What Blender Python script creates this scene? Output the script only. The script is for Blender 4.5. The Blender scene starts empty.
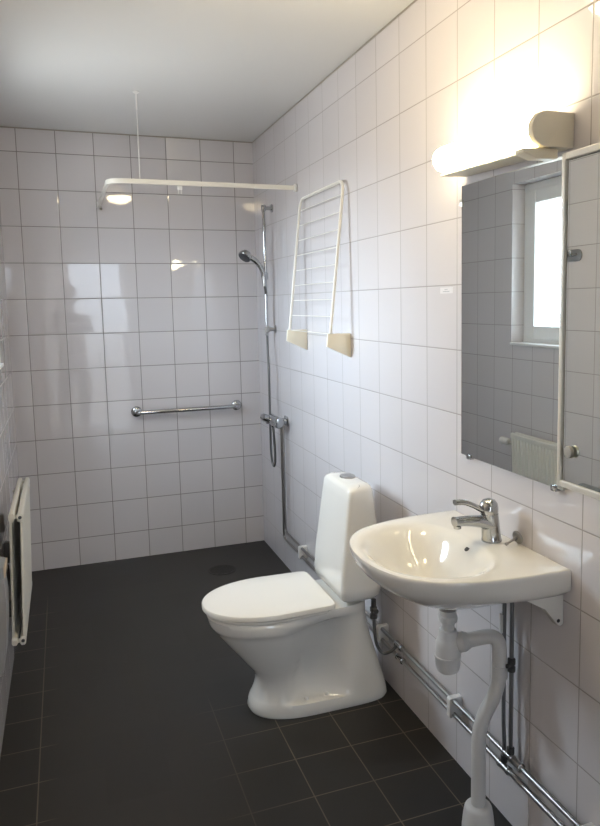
import bpy, bmesh, math, random
from mathutils import Vector, Matrix
random.seed(7)
C = bpy.context.scene.collection
PI = math.pi

# ------------------------------------------------------------------ materials
def new_mat(name):
    m = bpy.data.materials.new(name); m.use_nodes = True
    nt = m.node_tree; nt.nodes.clear()
    out = nt.nodes.new('ShaderNodeOutputMaterial')
    b = nt.nodes.new('ShaderNodeBsdfPrincipled')
    nt.links.new(b.outputs[0], out.inputs[0])
    return m, nt, b

def simple(name, col, rough=.4, metal=0., noise=0., scale=40., bump=0., coat=0., spec=.5):
    m, nt, b = new_mat(name)
    b.inputs['Base Color'].default_value = (*col, 1)
    b.inputs['Roughness'].default_value = rough
    b.inputs['Metallic'].default_value = metal
    b.inputs['Coat Weight'].default_value = coat
    b.inputs['Specular IOR Level'].default_value = spec
    if noise or bump:
        tc = nt.nodes.new('ShaderNodeTexCoord')
        n = nt.nodes.new('ShaderNodeTexNoise'); n.inputs['Scale'].default_value = scale; n.inputs['Detail'].default_value = 4
        nt.links.new(tc.outputs['Object'], n.inputs['Vector'])
        if noise:
            mr = nt.nodes.new('ShaderNodeMapRange')
            mr.inputs['To Min'].default_value = max(.02, rough - noise); mr.inputs['To Max'].default_value = rough + noise
            nt.links.new(n.outputs['Fac'], mr.inputs['Value']); nt.links.new(mr.outputs[0], b.inputs['Roughness'])
        if bump:
            bp = nt.nodes.new('ShaderNodeBump'); bp.inputs['Strength'].default_value = bump; bp.inputs['Distance'].default_value = .002
            nt.links.new(n.outputs['Fac'], bp.inputs['Height']); nt.links.new(bp.outputs[0], b.inputs['Normal'])
    return m

def emit(name, col, strength):
    m, nt, b = new_mat(name)
    b.inputs['Base Color'].default_value = (.8, .8, .78, 1)
    b.inputs['Emission Color'].default_value = (*col, 1)
    b.inputs['Emission Strength'].default_value = strength
    b.inputs['Roughness'].default_value = .35
    return m

def tile(name, ax, off, col, grout, gw, rough, bumpy=.12, wob=.35, jitter=.03, fade=None, spec=.5):
    """square 0.2 m tiles on the two world axes ax, phase off, grout half-width gw"""
    m, nt, b = new_mat(name); N = nt.nodes; L = nt.links
    b.inputs['Specular IOR Level'].default_value = spec
    geo = N.new('ShaderNodeNewGeometry'); sep = N.new('ShaderNodeSeparateXYZ'); L.new(geo.outputs['Position'], sep.inputs[0])
    def math_(op, a, bb=None, c=None):
        n = N.new('ShaderNodeMath'); n.operation = op
        for i, v in enumerate((a, bb, c)):
            if v is None: continue
            if isinstance(v, (int, float)): n.inputs[i].default_value = v
            else: L.new(v, n.inputs[i])
        return n.outputs[0]
    ds = []; cells = []
    for a, o in zip(ax, off):
        t = math_('DIVIDE', math_('SUBTRACT', sep.outputs['XYZ'.index(a)], o), .2)
        fr = math_('FRACT', t); cells.append(math_('FLOOR', t))
        d = math_('MULTIPLY', math_('MINIMUM', fr, math_('SUBTRACT', 1., fr)), .2)
        ds.append(d)
    dmin = math_('MINIMUM', ds[0], ds[1])
    mr = N.new('ShaderNodeMapRange'); mr.interpolation_type = 'SMOOTHSTEP'
    mr.inputs['From Min'].default_value = gw * .75; mr.inputs['From Max'].default_value = gw * 1.25
    L.new(dmin, mr.inputs['Value'])
    comb = N.new('ShaderNodeCombineXYZ'); L.new(cells[0], comb.inputs[0]); L.new(cells[1], comb.inputs[1])
    wn = N.new('ShaderNodeTexWhiteNoise'); wn.noise_dimensions = '3D'; L.new(comb.outputs[0], wn.inputs['Vector'])
    # tile colour with a slight per-tile variation
    v = math_('MULTIPLY_ADD', wn.outputs['Value'], jitter, 1 - jitter / 2)
    tc = N.new('ShaderNodeMix'); tc.data_type = 'RGBA'; tc.blend_type = 'MULTIPLY'; tc.inputs[0].default_value = 1
    tc.inputs[6].default_value = (*col, 1); L.new(v, tc.inputs[7])
    gcol = N.new('ShaderNodeMix'); gcol.data_type = 'RGBA'
    gcol.inputs[6].default_value = (*grout, 1); gcol.inputs[7].default_value = (*(c * .6 for c in grout), 1)
    nz = N.new('ShaderNodeTexNoise'); nz.inputs['Scale'].default_value = 3.; nz.inputs['Detail'].default_value = 3; L.new(geo.outputs['Position'], nz.inputs['Vector'])
    L.new(nz.outputs['Fac'], gcol.inputs[0])
    gout = gcol.outputs[2]
    if fade:                                # grout that has darkened to the tile colour in part of the floor (worn, dirty joints)
        f0 = fade(sep, math_, nz)
        g2 = N.new('ShaderNodeMix'); g2.data_type = 'RGBA'; L.new(f0, g2.inputs[0])
        g2.inputs[6].default_value = (*(c * 1.05 for c in col), 1); L.new(gout, g2.inputs[7]); gout = g2.outputs[2]
    mix = N.new('ShaderNodeMix'); mix.data_type = 'RGBA'; L.new(mr.outputs[0], mix.inputs[0])
    L.new(gout, mix.inputs[6]); L.new(tc.outputs[2], mix.inputs[7]); L.new(mix.outputs[2], b.inputs['Base Color'])
    rr = N.new('ShaderNodeMapRange'); rr.inputs['To Min'].default_value = rough if fade else .75; rr.inputs['To Max'].default_value = rough
    L.new(mr.outputs[0], rr.inputs['Value']); L.new(rr.outputs[0], b.inputs['Roughness'])
    # height: sunken rounded joint, glaze ripple
    mh = N.new('ShaderNodeMapRange'); mh.interpolation_type = 'SMOOTHSTEP'
    mh.inputs['From Min'].default_value = gw * .5; mh.inputs['From Max'].default_value = gw * 2.6; L.new(dmin, mh.inputs['Value'])
    rp = N.new('ShaderNodeTexNoise'); rp.inputs['Scale'].default_value = 11; rp.inputs['Detail'].default_value = 1.5; L.new(geo.outputs['Position'], rp.inputs['Vector'])
    hgt = math_('MULTIPLY_ADD', rp.outputs['Fac'], wob, mh.outputs[0])
    bp = N.new('ShaderNodeBump'); bp.inputs['Strength'].default_value = bumpy; bp.inputs['Distance'].default_value = .004
    L.new(hgt, bp.inputs['Height']); 
    # each tile sits a hair out of true
    sub = N.new('ShaderNodeVectorMath'); sub.operation = 'SUBTRACT'; L.new(wn.outputs['Color'], sub.inputs[0]); sub.inputs[1].default_value = (.5, .5, .5)
    sc = N.new('ShaderNodeVectorMath'); sc.operation = 'SCALE'; sc.inputs['Scale'].default_value = .011; L.new(sub.outputs[0], sc.inputs[0])
    ad = N.new('ShaderNodeVectorMath'); ad.operation = 'ADD'; L.new(bp.outputs[0], ad.inputs[0]); L.new(sc.outputs[0], ad.inputs[1])
    no = N.new('ShaderNodeVectorMath'); no.operation = 'NORMALIZE'; L.new(ad.outputs[0], no.inputs[0])
    L.new(no.outputs[0], b.inputs['Normal'])
    return m

WHITE_T = (.67, .64, .655); GROUT = (.43, .40, .39)
M = {}
M['tile_back'] = tile('white glazed tile, back wall', 'XZ', (-.1179, .163), WHITE_T, (.31, .29, .275), .0020, .035)
M['tile_side'] = tile('white glazed tile, side walls', 'YZ', (-.0772, .163), WHITE_T, GROUT, .0017, .035)
M['tile_left'] = tile('white glazed tile, window wall', 'YZ', (-.115, .163), WHITE_T, GROUT, .0017, .035)
def floor_fade(sep, m, nz):
    x, y = sep.outputs[0], sep.outputs[1]
    a = m('MULTIPLY', m('MULTIPLY_ADD', x, 3., 2.35), m('MULTIPLY_ADD', y, -3.2, -5.4))
    right = m('MINIMUM', m('MAXIMUM', m('MINIMUM', m('MULTIPLY_ADD', x, 3.2, 2.5), m('MULTIPLY_ADD', y, -3.2, -5.6)), .0), 1.)
    left = m('MINIMUM', m('MAXIMUM', m('MINIMUM', m('MULTIPLY_ADD', x, -14., -17.2), m('MULTIPLY_ADD', y, -3., -1.2)), .0), .8)
    return m('MULTIPLY', m('MAXIMUM', right, left), m('MINIMUM', m('MULTIPLY_ADD', nz.outputs['Fac'], 1.6, .05), 1.))
M['floor'] = tile('dark stoneware floor tile', 'XY', (-.0905, -.063), (.021, .0188, .0160), (.20, .165, .115), .0019, .42, .008, .8, .10, floor_fade, .4)
M['ceiling'] = simple('white ceiling paint', (.78, .77, .75), .22, bump=.03, scale=90, spec=.4)
M['paint'] = simple('grey beige wall paint', (.42, .40, .37), .6, bump=.05, scale=120)
M['render'] = simple('grey outer light baffle', (.30, .29, .28), .8, bump=.3, scale=80)
M['joint'] = simple('grey sealant joint', (.36, .33, .29), .7)
M['porcelain'] = simple('white sanitary porcelain', (.82, .80, .76), .07, coat=.3)
M['lid'] = simple('white seat plastic', (.84, .815, .77), .22)
M['plastic'] = simple('white plastic', (.80, .79, .77), .35)
M['trap'] = simple('white trap plastic', (.68, .67, .66), .42, bump=.02, scale=150)
M['cream'] = simple('cream plastic', (.86, .80, .66), .4)
M['enamel'] = simple('white enamelled steel', (.80, .775, .71), .3)
M['rail'] = simple('white lacquered aluminium', (.82, .79, .72), .3)
M['radiator'] = simple('white radiator enamel', (.77, .75, .69), .35, bump=.02, scale=60)
M['chrome'] = simple('chrome', (.48, .49, .50), .09, 1.)
M['dullchrome'] = simple('dull chromed copper pipe', (.38, .37, .36), .30, 1.)
M['brushed'] = simple('brushed steel', (.62, .60, .54), .3, 1.)
M['hose'] = simple('braided grey hose', (.17, .17, .17), .38, .8, bump=.6, scale=500)
M['greypipe'] = simple('grey pipe', (.20, .20, .21), .38, .55)
M['darkmetal'] = simple('dark fitting', (.10, .10, .10), .4, .7)
M['drainmetal'] = simple('tarnished drain grate', (.020, .0185, .0165), .5, .0)
M['rubber'] = simple('dark rubber', (.03, .03, .03), .6)
M['spray'] = simple('dark spray face', (.06, .06, .065), .45)
M['mirror'] = simple('mirror silvering', (.78, .82, .81), .0, 1.)
M['lampbase'] = simple('cream lamp housing', (.74, .69, .58), .4)
M['diffuser'] = emit('lit opal diffuser', (1., .86, .56), 28.)
M['dome'] = emit('lit ceiling dome glass', (1., .80, .50), 30.)
M['frame'] = simple('white window frame', (.82, .82, .82), .35)
M['sticker'] = simple('white paper label', (.70, .68, .69), .6)
M['ink'] = simple('grey print', (.40, .40, .41), .6)
M['logo'] = simple('pale grey print', (.62, .59, .54), .3)
M['bag'] = simple('grey film', (.36, .36, .37), .35, bump=.5, scale=25)
M['blueplastic'] = simple('pale blue grey plastic', (.30, .33, .36), .4)
M['beige'] = simple('beige plastic', (.55, .45, .34), .5)
M['cloth'] = simple('dark cloth', (.03, .035, .045), .9, bump=.3, scale=200)
M['denim'] = simple('dark blue denim', (.03, .04, .07), .9, bump=.3, scale=300)
M['skin'] = simple('skin', (.55, .36, .27), .5)
M['hair'] = simple('dark hair', (.03, .02, .015), .6, bump=.6, scale=160)
M['phone'] = simple('black phone', (.02, .02, .02), .15)
M['leather'] = simple('dark leather', (.03, .025, .02), .5)
M['wood'] = simple('pale laminate floor', (.42, .34, .25), .14, noise=.03, scale=12)

def glass_mat(name='window pane glass', tint=(.93, .96, .96)):
    m = bpy.data.materials.new(name); m.use_nodes = True; nt = m.node_tree; nt.nodes.clear()
    out = nt.nodes.new('ShaderNodeOutputMaterial'); mx = nt.nodes.new('ShaderNodeMixShader')
    tr = nt.nodes.new('ShaderNodeBsdfTransparent'); tr.inputs[0].default_value = (*tint, 1)
    gl = nt.nodes.new('ShaderNodeBsdfGlossy'); gl.inputs['Roughness'].default_value = .02
    lw = nt.nodes.new('ShaderNodeLayerWeight'); lw.inputs['Blend'].default_value = .5; pw = nt.nodes.new('ShaderNodeMath'); pw.operation = 'POWER'; pw.inputs[1].default_value = 5; nt.links.new(lw.outputs['Facing'], pw.inputs[0])
    fr = nt.nodes.new('ShaderNodeMath'); fr.operation = 'MULTIPLY_ADD'; fr.inputs[1].default_value = .94; fr.inputs[2].default_value = .04; nt.links.new(pw.outputs[0], fr.inputs[0])
    nt.links.new(fr.outputs[0], mx.inputs[0]); nt.links.new(tr.outputs[0], mx.inputs[1]); nt.links.new(gl.outputs[0], mx.inputs[2])
    nt.links.new(mx.outputs[0], out.inputs[0]); return m
M['glass'] = glass_mat(); M['tinted'] = glass_mat('light dimming door glass', (.62, .63, .64))  # door pane tint is added to dim the hallway daylight

# ------------------------------------------------------------------ mesh helpers
def box(bm, x0, x1, y0, y1, z0, z1, bev=0, seg=2):
    vs = [bm.verts.new((x, y, z)) for x in (x0, x1) for y in (y0, y1) for z in (z0, z1)]
    f = [(0, 1, 3, 2), (4, 6, 7, 5), (0, 4, 5, 1), (2, 3, 7, 6), (0, 2, 6, 4), (1, 5, 7, 3)]
    fs = [bm.faces.new([vs[i] for i in q]) for q in f]
    if bev:
        es = list({e for fc in fs for e in fc.edges})
        bmesh.ops.bevel(bm, geom=es, offset=bev, segments=seg, profile=.5, affect='EDGES')
    return bm

def loft(bm, rings, cap0=True, cap1=True):
    R = [[bm.verts.new(p) for p in r] for r in rings]
    n = len(R[0])
    for a, b in zip(R, R[1:]):
        for i in range(n):
            bm.faces.new((a[i], a[(i + 1) % n], b[(i + 1) % n], b[i]))
    if cap0: bm.faces.new(R[0][::-1])
    if cap1: bm.faces.new(R[-1])
    return bm

def fillet(pts, r, n=6):
    pts = [Vector(p) for p in pts]; out = [pts[0]]
    for i in range(1, len(pts) - 1):
        p, a, b = pts[i], pts[i - 1], pts[i + 1]
        u = (a - p); v = (b - p); rr = r[i] if isinstance(r, (list, tuple)) else r
        rr = min(rr, u.length * .49, v.length * .49)
        p0 = p + u.normalized() * rr; p1 = p + v.normalized() * rr
        for k in range(n + 1):
            t = k / n; out.append((p0 * (1 - t) + p * t) * (1 - t) + (p * (1 - t) + p1 * t) * t)
    out.append(pts[-1]); return out

def spline(pts, n=8):
    P = [Vector(p) for p in pts]; P = [2 * P[0] - P[1]] + P + [2 * P[-1] - P[-2]]; out = []
    for i in range(1, len(P) - 2):
        for k in range(n):
            t = k / n; a, b, c, d = P[i - 1:i + 3]
            out.append(.5 * ((2 * b) + (c - a) * t + (2 * a - 5 * b + 4 * c - d) * t * t + (3 * b - a - 3 * c + d) * t ** 3))
    out.append(P[-2]); return out

def tube(bm, pts, r, seg=14, sect=None):
    """sweep a circle (or the 2-D section sect) along pts; r may be a list"""
    pts = [Vector(p) for p in pts]; n = len(pts); rings = []
    t0 = (pts[1] - pts[0]).normalized()
    ref = Vector((0, 0, 1)) if abs(t0.z) < .9 else Vector((1, 0, 0))
    nx = t0.cross(ref).normalized()
    prev = t0
    for i, p in enumerate(pts):
        if i == 0: t = t0
        elif i == n - 1: t = (pts[-1] - pts[-2]).normalized()
        else: t = ((pts[i + 1] - p).normalized() + (p - pts[i - 1]).normalized()).normalized()
        q = prev.rotation_difference(t); nx = (q @ nx); nx = (nx - t * nx.dot(t)).normalized(); prev = t
        ny = t.cross(nx); rr = r[i] if isinstance(r, (list, tuple)) else r
        S = sect if sect else [(math.cos(2 * PI * k / seg), math.sin(2 * PI * k / seg)) for k in range(seg)]
        rings.append([p + nx * (a * rr) + ny * (b * rr) for a, b in S])
    return loft(bm, rings)

def lathe(bm, prof, c, axis='Z', seg=28):
    """prof: [(r, h)...] turned about axis through c"""
    rings = []
    for r, h in prof:
        ring = []
        for k in range(seg):
            a = 2 * PI * k / seg; x, y = r * math.cos(a), r * math.sin(a)
            v = {'Z': (x, y, h), 'Y': (y, h, x), 'X': (h, x, y)}[axis]
            ring.append(Vector(c) + Vector(v))
        rings.append(ring)
    return loft(bm, rings)

def prism(bm, pts, axis, a, b, bev=0):
    """extrude 2-D outline: axis Y -> pts are (x,z); Z -> (x,y); X -> (y,z)"""
    f = {'Y': lambda p, h: (p[0], h, p[1]), 'Z': lambda p, h: (p[0], p[1], h), 'X': lambda p, h: (h, p[0], p[1])}[axis]
    n0 = len(bm.edges)
    loft(bm, [[f(p, a) for p in pts], [f(p, b) for p in pts]])
    if bev:
        bm.edges.ensure_lookup_table()
        bmesh.ops.bevel(bm, geom=list(bm.edges)[n0:], offset=bev, segments=2, profile=.5, affect='EDGES')
    return bm

def rrect(x0, x1, y0, y1, r, n=6):
    rs = r if isinstance(r, (tuple, list)) else (r,) * 4
    out = []
    for (cx, cy, a0), rr in zip(((x1, y1, 0), (x0, y1, 90), (x0, y0, 180), (x1, y0, 270)), rs):
        sx = -1 if cx == x1 else 1; sy = -1 if cy == y1 else 1
        for k in range(n + 1):
            a = math.radians(a0 + 90 * k / n)
            out.append((cx + sx * rr + rr * math.cos(a), cy + sy * rr + rr * math.sin(a)))
    return out

LOC = {}
def obj(name, bm, mat, parent=None, origin=None, sharp=38, smooth=True):
    bmesh.ops.recalc_face_normals(bm, faces=bm.faces)
    if smooth:
        for f in bm.faces: f.smooth = True
        lim = math.radians(sharp)
        for e in bm.edges:
            if len(e.link_faces) == 2 and e.calc_face_angle(0) > lim: e.smooth = False
    me = bpy.data.meshes.new(name); bm.to_mesh(me); bm.free()
    o = bpy.data.objects.new(name, me); C.objects.link(o)
    me.materials.append(M[mat] if isinstance(mat, str) else mat)
    wl = Vector(origin) if origin is not None else (LOC[parent.name] if parent else Vector((0, 0, 0)))
    me.transform(Matrix.Translation(-wl))
    if parent:
        o.parent = parent; o.location = wl - LOC[parent.name]
    else: o.location = wl
    LOC[o.name] = wl
    return o

def tag(o, label, cat, group=None, kind=None):
    o['label'] = label; o['category'] = cat
    if group: o['group'] = group
    if kind: o['kind'] = kind
    return o

def thing(name, loc, label, cat, group=None):
    o = bpy.data.objects.new(name, None); C.objects.link(o); o.location = loc; LOC[o.name] = Vector(loc)
    o.empty_display_size = .1
    return tag(o, label, cat, group)

def struct(name, bm, mat, parent=None, smooth=False):
    o = obj(name, bm, mat, parent, smooth=smooth)
    if not parent: o['kind'] = 'structure'
    return o

def B(): return bmesh.new()

# ------------------------------------------------------------------ the room
W = 1.416; D = 5.05; H = 2.492; T = .17; TE = .28
WY0, WY1, WZ0, WZ1 = -1.46, -.70, 1.245, 2.192        # window recess in the left wall
DX0, DX1, DZ = -1.355, -.36, 2.04                       # doorway in the near wall
struct('floor', box(B(), -W - T, .12, -D - .1, .12, -.12, 0), 'floor')
struct('ceiling', box(B(), -W - T, .12, -D - .1, .12, H, H + .1), 'ceiling')
struct('wall_back', box(B(), -W - T, .12, 0, .12, 0, H), 'tile_back')
struct('wall_right', box(B(), 0, .12, -D - .1, 0, 0, H), 'tile_side')
bm = B()
box(bm, -W - T, -W, -D - .1, WY0, 0, H); box(bm, -W - T, -W, WY1, 0, 0, H)
box(bm, -W - T, -W, WY0, WY1, 0, WZ0); box(bm, -W - T, -W, WY0, WY1, WZ1, H)
struct('wall_left', bm, 'tile_left')
bm = B()
box(bm, -W - TE, -W - T, -D - .1, WY0 + .01, -.12, H + .1); box(bm, -W - TE, -W - T, WY1 - .01, .12, -.12, H + .1)
box(bm, -W - TE, -W - T, WY0 + .01, WY1 - .01, -.12, WZ0 - .01); box(bm, -W - TE, -W - T, WY0 + .01, WY1 - .01, WZ1 - .01, H + .1)
struct('wall_light_baffle', bm, 'render')  # unseen outer shell, added to cut slanting daylight through the window
struct('trim_2', box(B(), -W, -.0015, -.0015, -.0001, H - .007, H - .0002), 'joint')
struct('trim_3', box(B(), -.0015, -.0001, -D, -.0001, H - .007, H - .0002), 'joint')
bm = B()
box(bm, -W, DX0, -D - .1, -D, 0, H); box(bm, DX1, 0, -D - .1, -D, 0, H); box(bm, DX0, DX1, -D - .1, -D, DZ, H)
struct('wall_near', bm, 'paint')
# door frame round the open doorway
bm = B()
box(bm, DX0 - .05, DX0 + .03, -D - .12, -D + .015, 0, DZ + .05, .004); box(bm, DX1 - .03, DX1 + .05, -D - .12, -D + .015, 0, DZ + .05, .004)
box(bm, DX0 + .03, DX1 - .03, -D - .12, -D + .015, DZ - .03, DZ + .05, .004)
struct('trim_1', bm, 'frame')
# hallway beyond the doorway, with a glazed outer door
HX0, HX1, HY = -2.0, .5, -6.6
bm = B()
box(bm, HX0 - .1, HX0, HY - .1, -D - .1, 0, H); box(bm, HX1, HX1 + .1, HY - .1, -D - .1, 0, H)
box(bm, HX0, -1.05, HY - .1, HY, 0, H); box(bm, -.25, HX1, HY - .1, HY, 0, H); box(bm, -1.05, -.25, HY - .1, HY, 2.2, H)
struct('wall_hallway', bm, 'paint')
struct('floor_hallway', box(B(), HX0 - .1, HX1 + .1, HY - .1, -D - .1, -.12, 0), 'wood')
struct('ceiling_hallway', box(B(), HX0 - .1, HX1 + .1, HY - .1, -D - .1, H, H + .1), 'paint')
bm = B()
box(bm, -1.05, -.98, HY - .08, HY - .02, .01, 2.2, .004); box(bm, -.32, -.25, HY - .08, HY - .02, .01, 2.2, .004)
box(bm, -.98, -.32, HY - .08, HY - .02, 2.10, 2.2, .004); box(bm, -.98, -.32, HY - .08, HY - .02, .01, .10, .004)
dr = struct('door_1', bm, 'frame')
obj('pane', box(B(), -.985, -.315, HY - .055, HY - .045, .09, 2.11), 'tinted', dr)

# window in the left wall: tiled reveal, frame, sash, pane
FX = -W - .085
bm = B()
def frame_boxes(bm, x0, x1, y0, y1, z0, z1, w, bev=.003):
    box(bm, x0, x1, y0, y0 + w, z0, z1, bev); box(bm, x0, x1, y1 - w, y1, z0, z1, bev)
    box(bm, x0, x1, y0 + w, y1 - w, z0, z0 + w, bev); box(bm, x0, x1, y0 + w, y1 - w, z1 - w, z1, bev)
frame_boxes(bm, FX - .07, FX, WY0 + .001, WY1 - .001, WZ0 + .001, WZ1 - .001, .05)
win = struct('window_1', bm, 'frame')
bm = B(); frame_boxes(bm, FX - .05, FX + .012, WY0 + .045, WY1 - .045, WZ0 + .04, WZ1 - .045, .075, .006)
obj('sash', bm, 'frame', win, smooth=False)
obj('pane', box(B(), FX - .03, FX - .02, WY0 + .115, WY1 - .115, WZ0 + .11, WZ1 - .115), 'glass', win)
bm = B(); box(bm, FX + .012, FX + .02, WY0 + .06, WY0 + .085, 1.66, 1.72, .003); tube(bm, [(FX + .016, WY0 + .072, 1.69), (FX + .05, WY0 + .072, 1.69), (FX + .05, WY0 + .072, 1.58)], .007)
obj('window_handle', bm, 'brushed', win)
bm = B(); box(bm, FX + .001, -W + .012, WY0 + .002, WY1 - .002, WZ0 + .0005, WZ0 + .016, .003)
obj('window_sill', bm, 'frame', win, smooth=False)

# ------------------------------------------------------------------ toilet
TY = -1.90
def egg(ub, uc, uf, w, wb, nf, nb, z, N=120, recess=0.):
    """plan outline: u = distance from the right wall, v across; returns world points"""
    ring = []
    for k in range(N):
        a = 2 * PI * k / N; c, s = math.cos(a), math.sin(a)
        e = nf if c > 0 else nb
        cc = math.copysign(abs(c) ** (2 / e), c); ss = math.copysign(abs(s) ** (2 / e), s)
        u = uc + (uf - uc) * cc if c > 0 else uc + (uc - ub) * cc
        f = 0 if c > 0 else min(1, (uc - u) / max(.001, (uc - ub) * .6)); f = f * f * (3 - 2 * f)
        v = ss * (w * (1 - f) + wb * f)
        if recess:
            uu = u - (.325 - .12 * (z - .1)); g = math.exp(-(uu / (.085 if uu < 0 else .095 - .06 * max(0, z - .15))) ** 4) * recess
            v = math.copysign(max(.03, abs(v) - g), v) if abs(v) > .05 else v
        ring.append((-u, TY + v, z))
    return ring
toilet = thing('toilet', (-.3, TY, 0), 'white porcelain toilet with closed lid, standing on the dark floor', 'toilet')
bm = B()
lv = [  # z, ub, uc, uf, w, wb, recess
    (.0005, .036, .34, .558, .137, .139, 0), (.012, .030, .34, .564, .140, .142, 0), (.035, .033, .34, .558, .139, .141, .0), (.048, .036, .34, .552, .137, .140, .002), (.053, .037, .34, .549, .136, .140, .030),
    (.060, .039, .34, .545, .134, .139, .056), (.085, .045, .34, .535, .129, .138, .068), (.115, .055, .34, .529, .125, .137, .072), (.140, .062, .35, .533, .125, .136, .072),
    (.165, .070, .355, .549, .130, .136, .072), (.205, .083, .37, .582, .142, .136, .070), (.25, .096, .39, .616, .154, .136, .066),
    (.29, .105, .41, .648, .165, .137, .056), (.325, .112, .43, .673, .173, .138, .042), (.343, .115, .44, .684, .176, .139, .030),
    (.347, .116, .445, .691, .181, .140, .026), (.358, .117, .448, .697, .184, .142, .014), (.368, .118, .45, .700, .186, .148, .0), (.376, .119, .45, .702, .186, .150, 0), (.393, .12, .45, .706, .187, .152, 0), (.400, .125, .45, .700, .181, .150, 0)]
loft(bm, [egg(ub, uc, uf, w, wb, 2.25, 6, z, recess=rc) for z, ub, uc, uf, w, wb, rc in lv])
obj('bowl', bm, 'porcelain', toilet, sharp=50)
bm = B()
rings = [egg(.29, .46, .706, .185, .180, 2.1, 12, .401), egg(.287, .46, .711, .189, .183, 2.1, 12, .404), egg(.287, .46, .711, .189, .183, 2.1, 12, .410), egg(.29, .46, .707, .186, .180, 2.1, 12, .412)]
loft(bm, rings); obj('seat', bm, 'lid', toilet)
bm = B()
rings = [egg(.268, .46, .715, .188, .184, 2.1, 14, .4130), egg(.265, .46, .720, .192, .187, 2.1, 14, .4155), egg(.265, .46, .720, .192, .187, 2.1, 14, .428), egg(.267, .46, .717, .190, .185, 2.1, 14, .432), egg(.275, .46, .706, .182, .178, 2.1, 14, .4345), egg(.34, .46, .60, .11, .11, 2.2, 6, .436)]
loft(bm, rings); lid = obj('lid', bm, 'lid', toilet)
for s in (-1, 1):
    bm = B(); lathe(bm, [(.006, -.02), (.007, -.019), (.007, .019), (.006, .02)], (-.262, TY + s * .075, .4075), 'Y', 16)
    obj('hinge', bm, 'lid', toilet)
# cistern: tapered, rounded corners, domed top
def cis(z, ub, uf, w, r): return [(-a, TY + b, z) for a, b in rrect(ub, uf, -w, w, (r, .05 if w > .11 else .02, .05 if w > .11 else .02, r), 7)]
bm = B()
cl = [(.410, .095, .200, .135, .03), (.418, .080, .226, .156, .028), (.432, .071, .238, .164, .024), (.465, .067, .241, .166, .022), (.55, .068, .234, .164, .022), (.68, .076, .217, .156, .022), (.79, .086, .203, .149, .022),
      (.824, .091, .198, .147, .022), (.836, .095, .192, .141, .026), (.843, .102, .180, .128, .03), (.847, .118, .160, .09, .02)]
loft(bm, [cis(*a) for a in cl]); obj('cistern', bm, 'porcelain', toilet, sharp=50)
bm = B(); lathe(bm, [(.021, .840), (.034, .8455), (.034, .849), (.031, .852), (.012, .853)], (0, 0, 0), 'Z', 32)
for v in bm.verts: v.co = Vector((-.140 + v.co.x * .85, TY + .02 + v.co.y * 1.25, v.co.z))
fb = obj('flush_button', bm, 'dullchrome', toilet)
for u in (.367, .288):
    bm = B(); lathe(bm, [(.010, .0505), (.010, .056), (.007, .060), (.003, .061)], (-u, TY - .106, 0), 'Z', 16)
    obj('bolt_cap', bm, 'plastic', toilet)

# flexible feed hose and stop valve of the toilet
hz = thing('feed_hose', (-.05, -1.93, .18), 'grey hose looping from the toilet cistern down to the wall pipes', 'hose')
bm = B(); tube(bm, spline([(-.108, -2.046, .345), (-.106, -2.048, .29), (-.099, -2.050, .235), (-.078, -2.058, .200), (-.055, -2.075, .208), (-.038, -2.097, .236)], 10), .0062, 12)
obj('hose', bm, 'hose', hz)
bm = B(); lathe(bm, [(.010, .411), (.010, .382), (.014, .380), (.014, .366), (.0105, .364), (.0105, .356), (.0145, .354), (.0145, .338), (.009, .334), (.007, .332)], (-.108, -2.046, 0), 'Z', 14)
lathe(bm, [(.006, 0), (.006, -.016), (.010, -.017), (.010, -.026), (.008, -.028)], (-.108, -2.046, .372), 'Y', 12)
obj('stop_valve', bm, 'darkmetal', hz)

# ------------------------------------------------------------------ water pipes along the right wall
PX = -.030
upper = thing('water_pipe', (PX, -.585, .2), 'upper of the two thin chromed pipes running along the right wall near the floor', 'pipe')
bm = B(); tube(bm, fillet([(PX, -.612, .842), (PX, -.612, .238), (PX, -4.2, .238)], .03, 8), .0075, 14); obj('pipe_run', bm, 'dullchrome', upper)
lower = thing('water_pipe', (PX, -.57, .19), 'lower of the two thin chromed pipes running along the right wall near the floor', 'pipe')
bm = B(); tube(bm, fillet([(PX, -.578, .842), (PX, -.578, .192), (PX, -4.2, .192)], .03, 8), .0075, 14); obj('pipe_run', bm, 'dullchrome', lower)
def tee(par, y, z, mat='chrome'):
    bm = B()
    for s in (-1, 1):
        lathe(bm, [(.0085, s * .002), (.0105, s * .003), (.0105, s * .016), (.0122, s * .017), (.0122, s * .024), (.0085, s * .026)], (PX, y, z), 'Y', 14)
    lathe(bm, [(.0105, -.004), (.0105, .004)], (PX, y, z), 'Y', 14)
    return obj('pipe_tee', bm, mat, par)
tee(upper, -2.10, .238); tee(lower, -2.11, .192)
tee(upper, -2.86, .238, 'dullchrome'); tee(lower, -2.80, .192, 'dullchrome')
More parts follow.
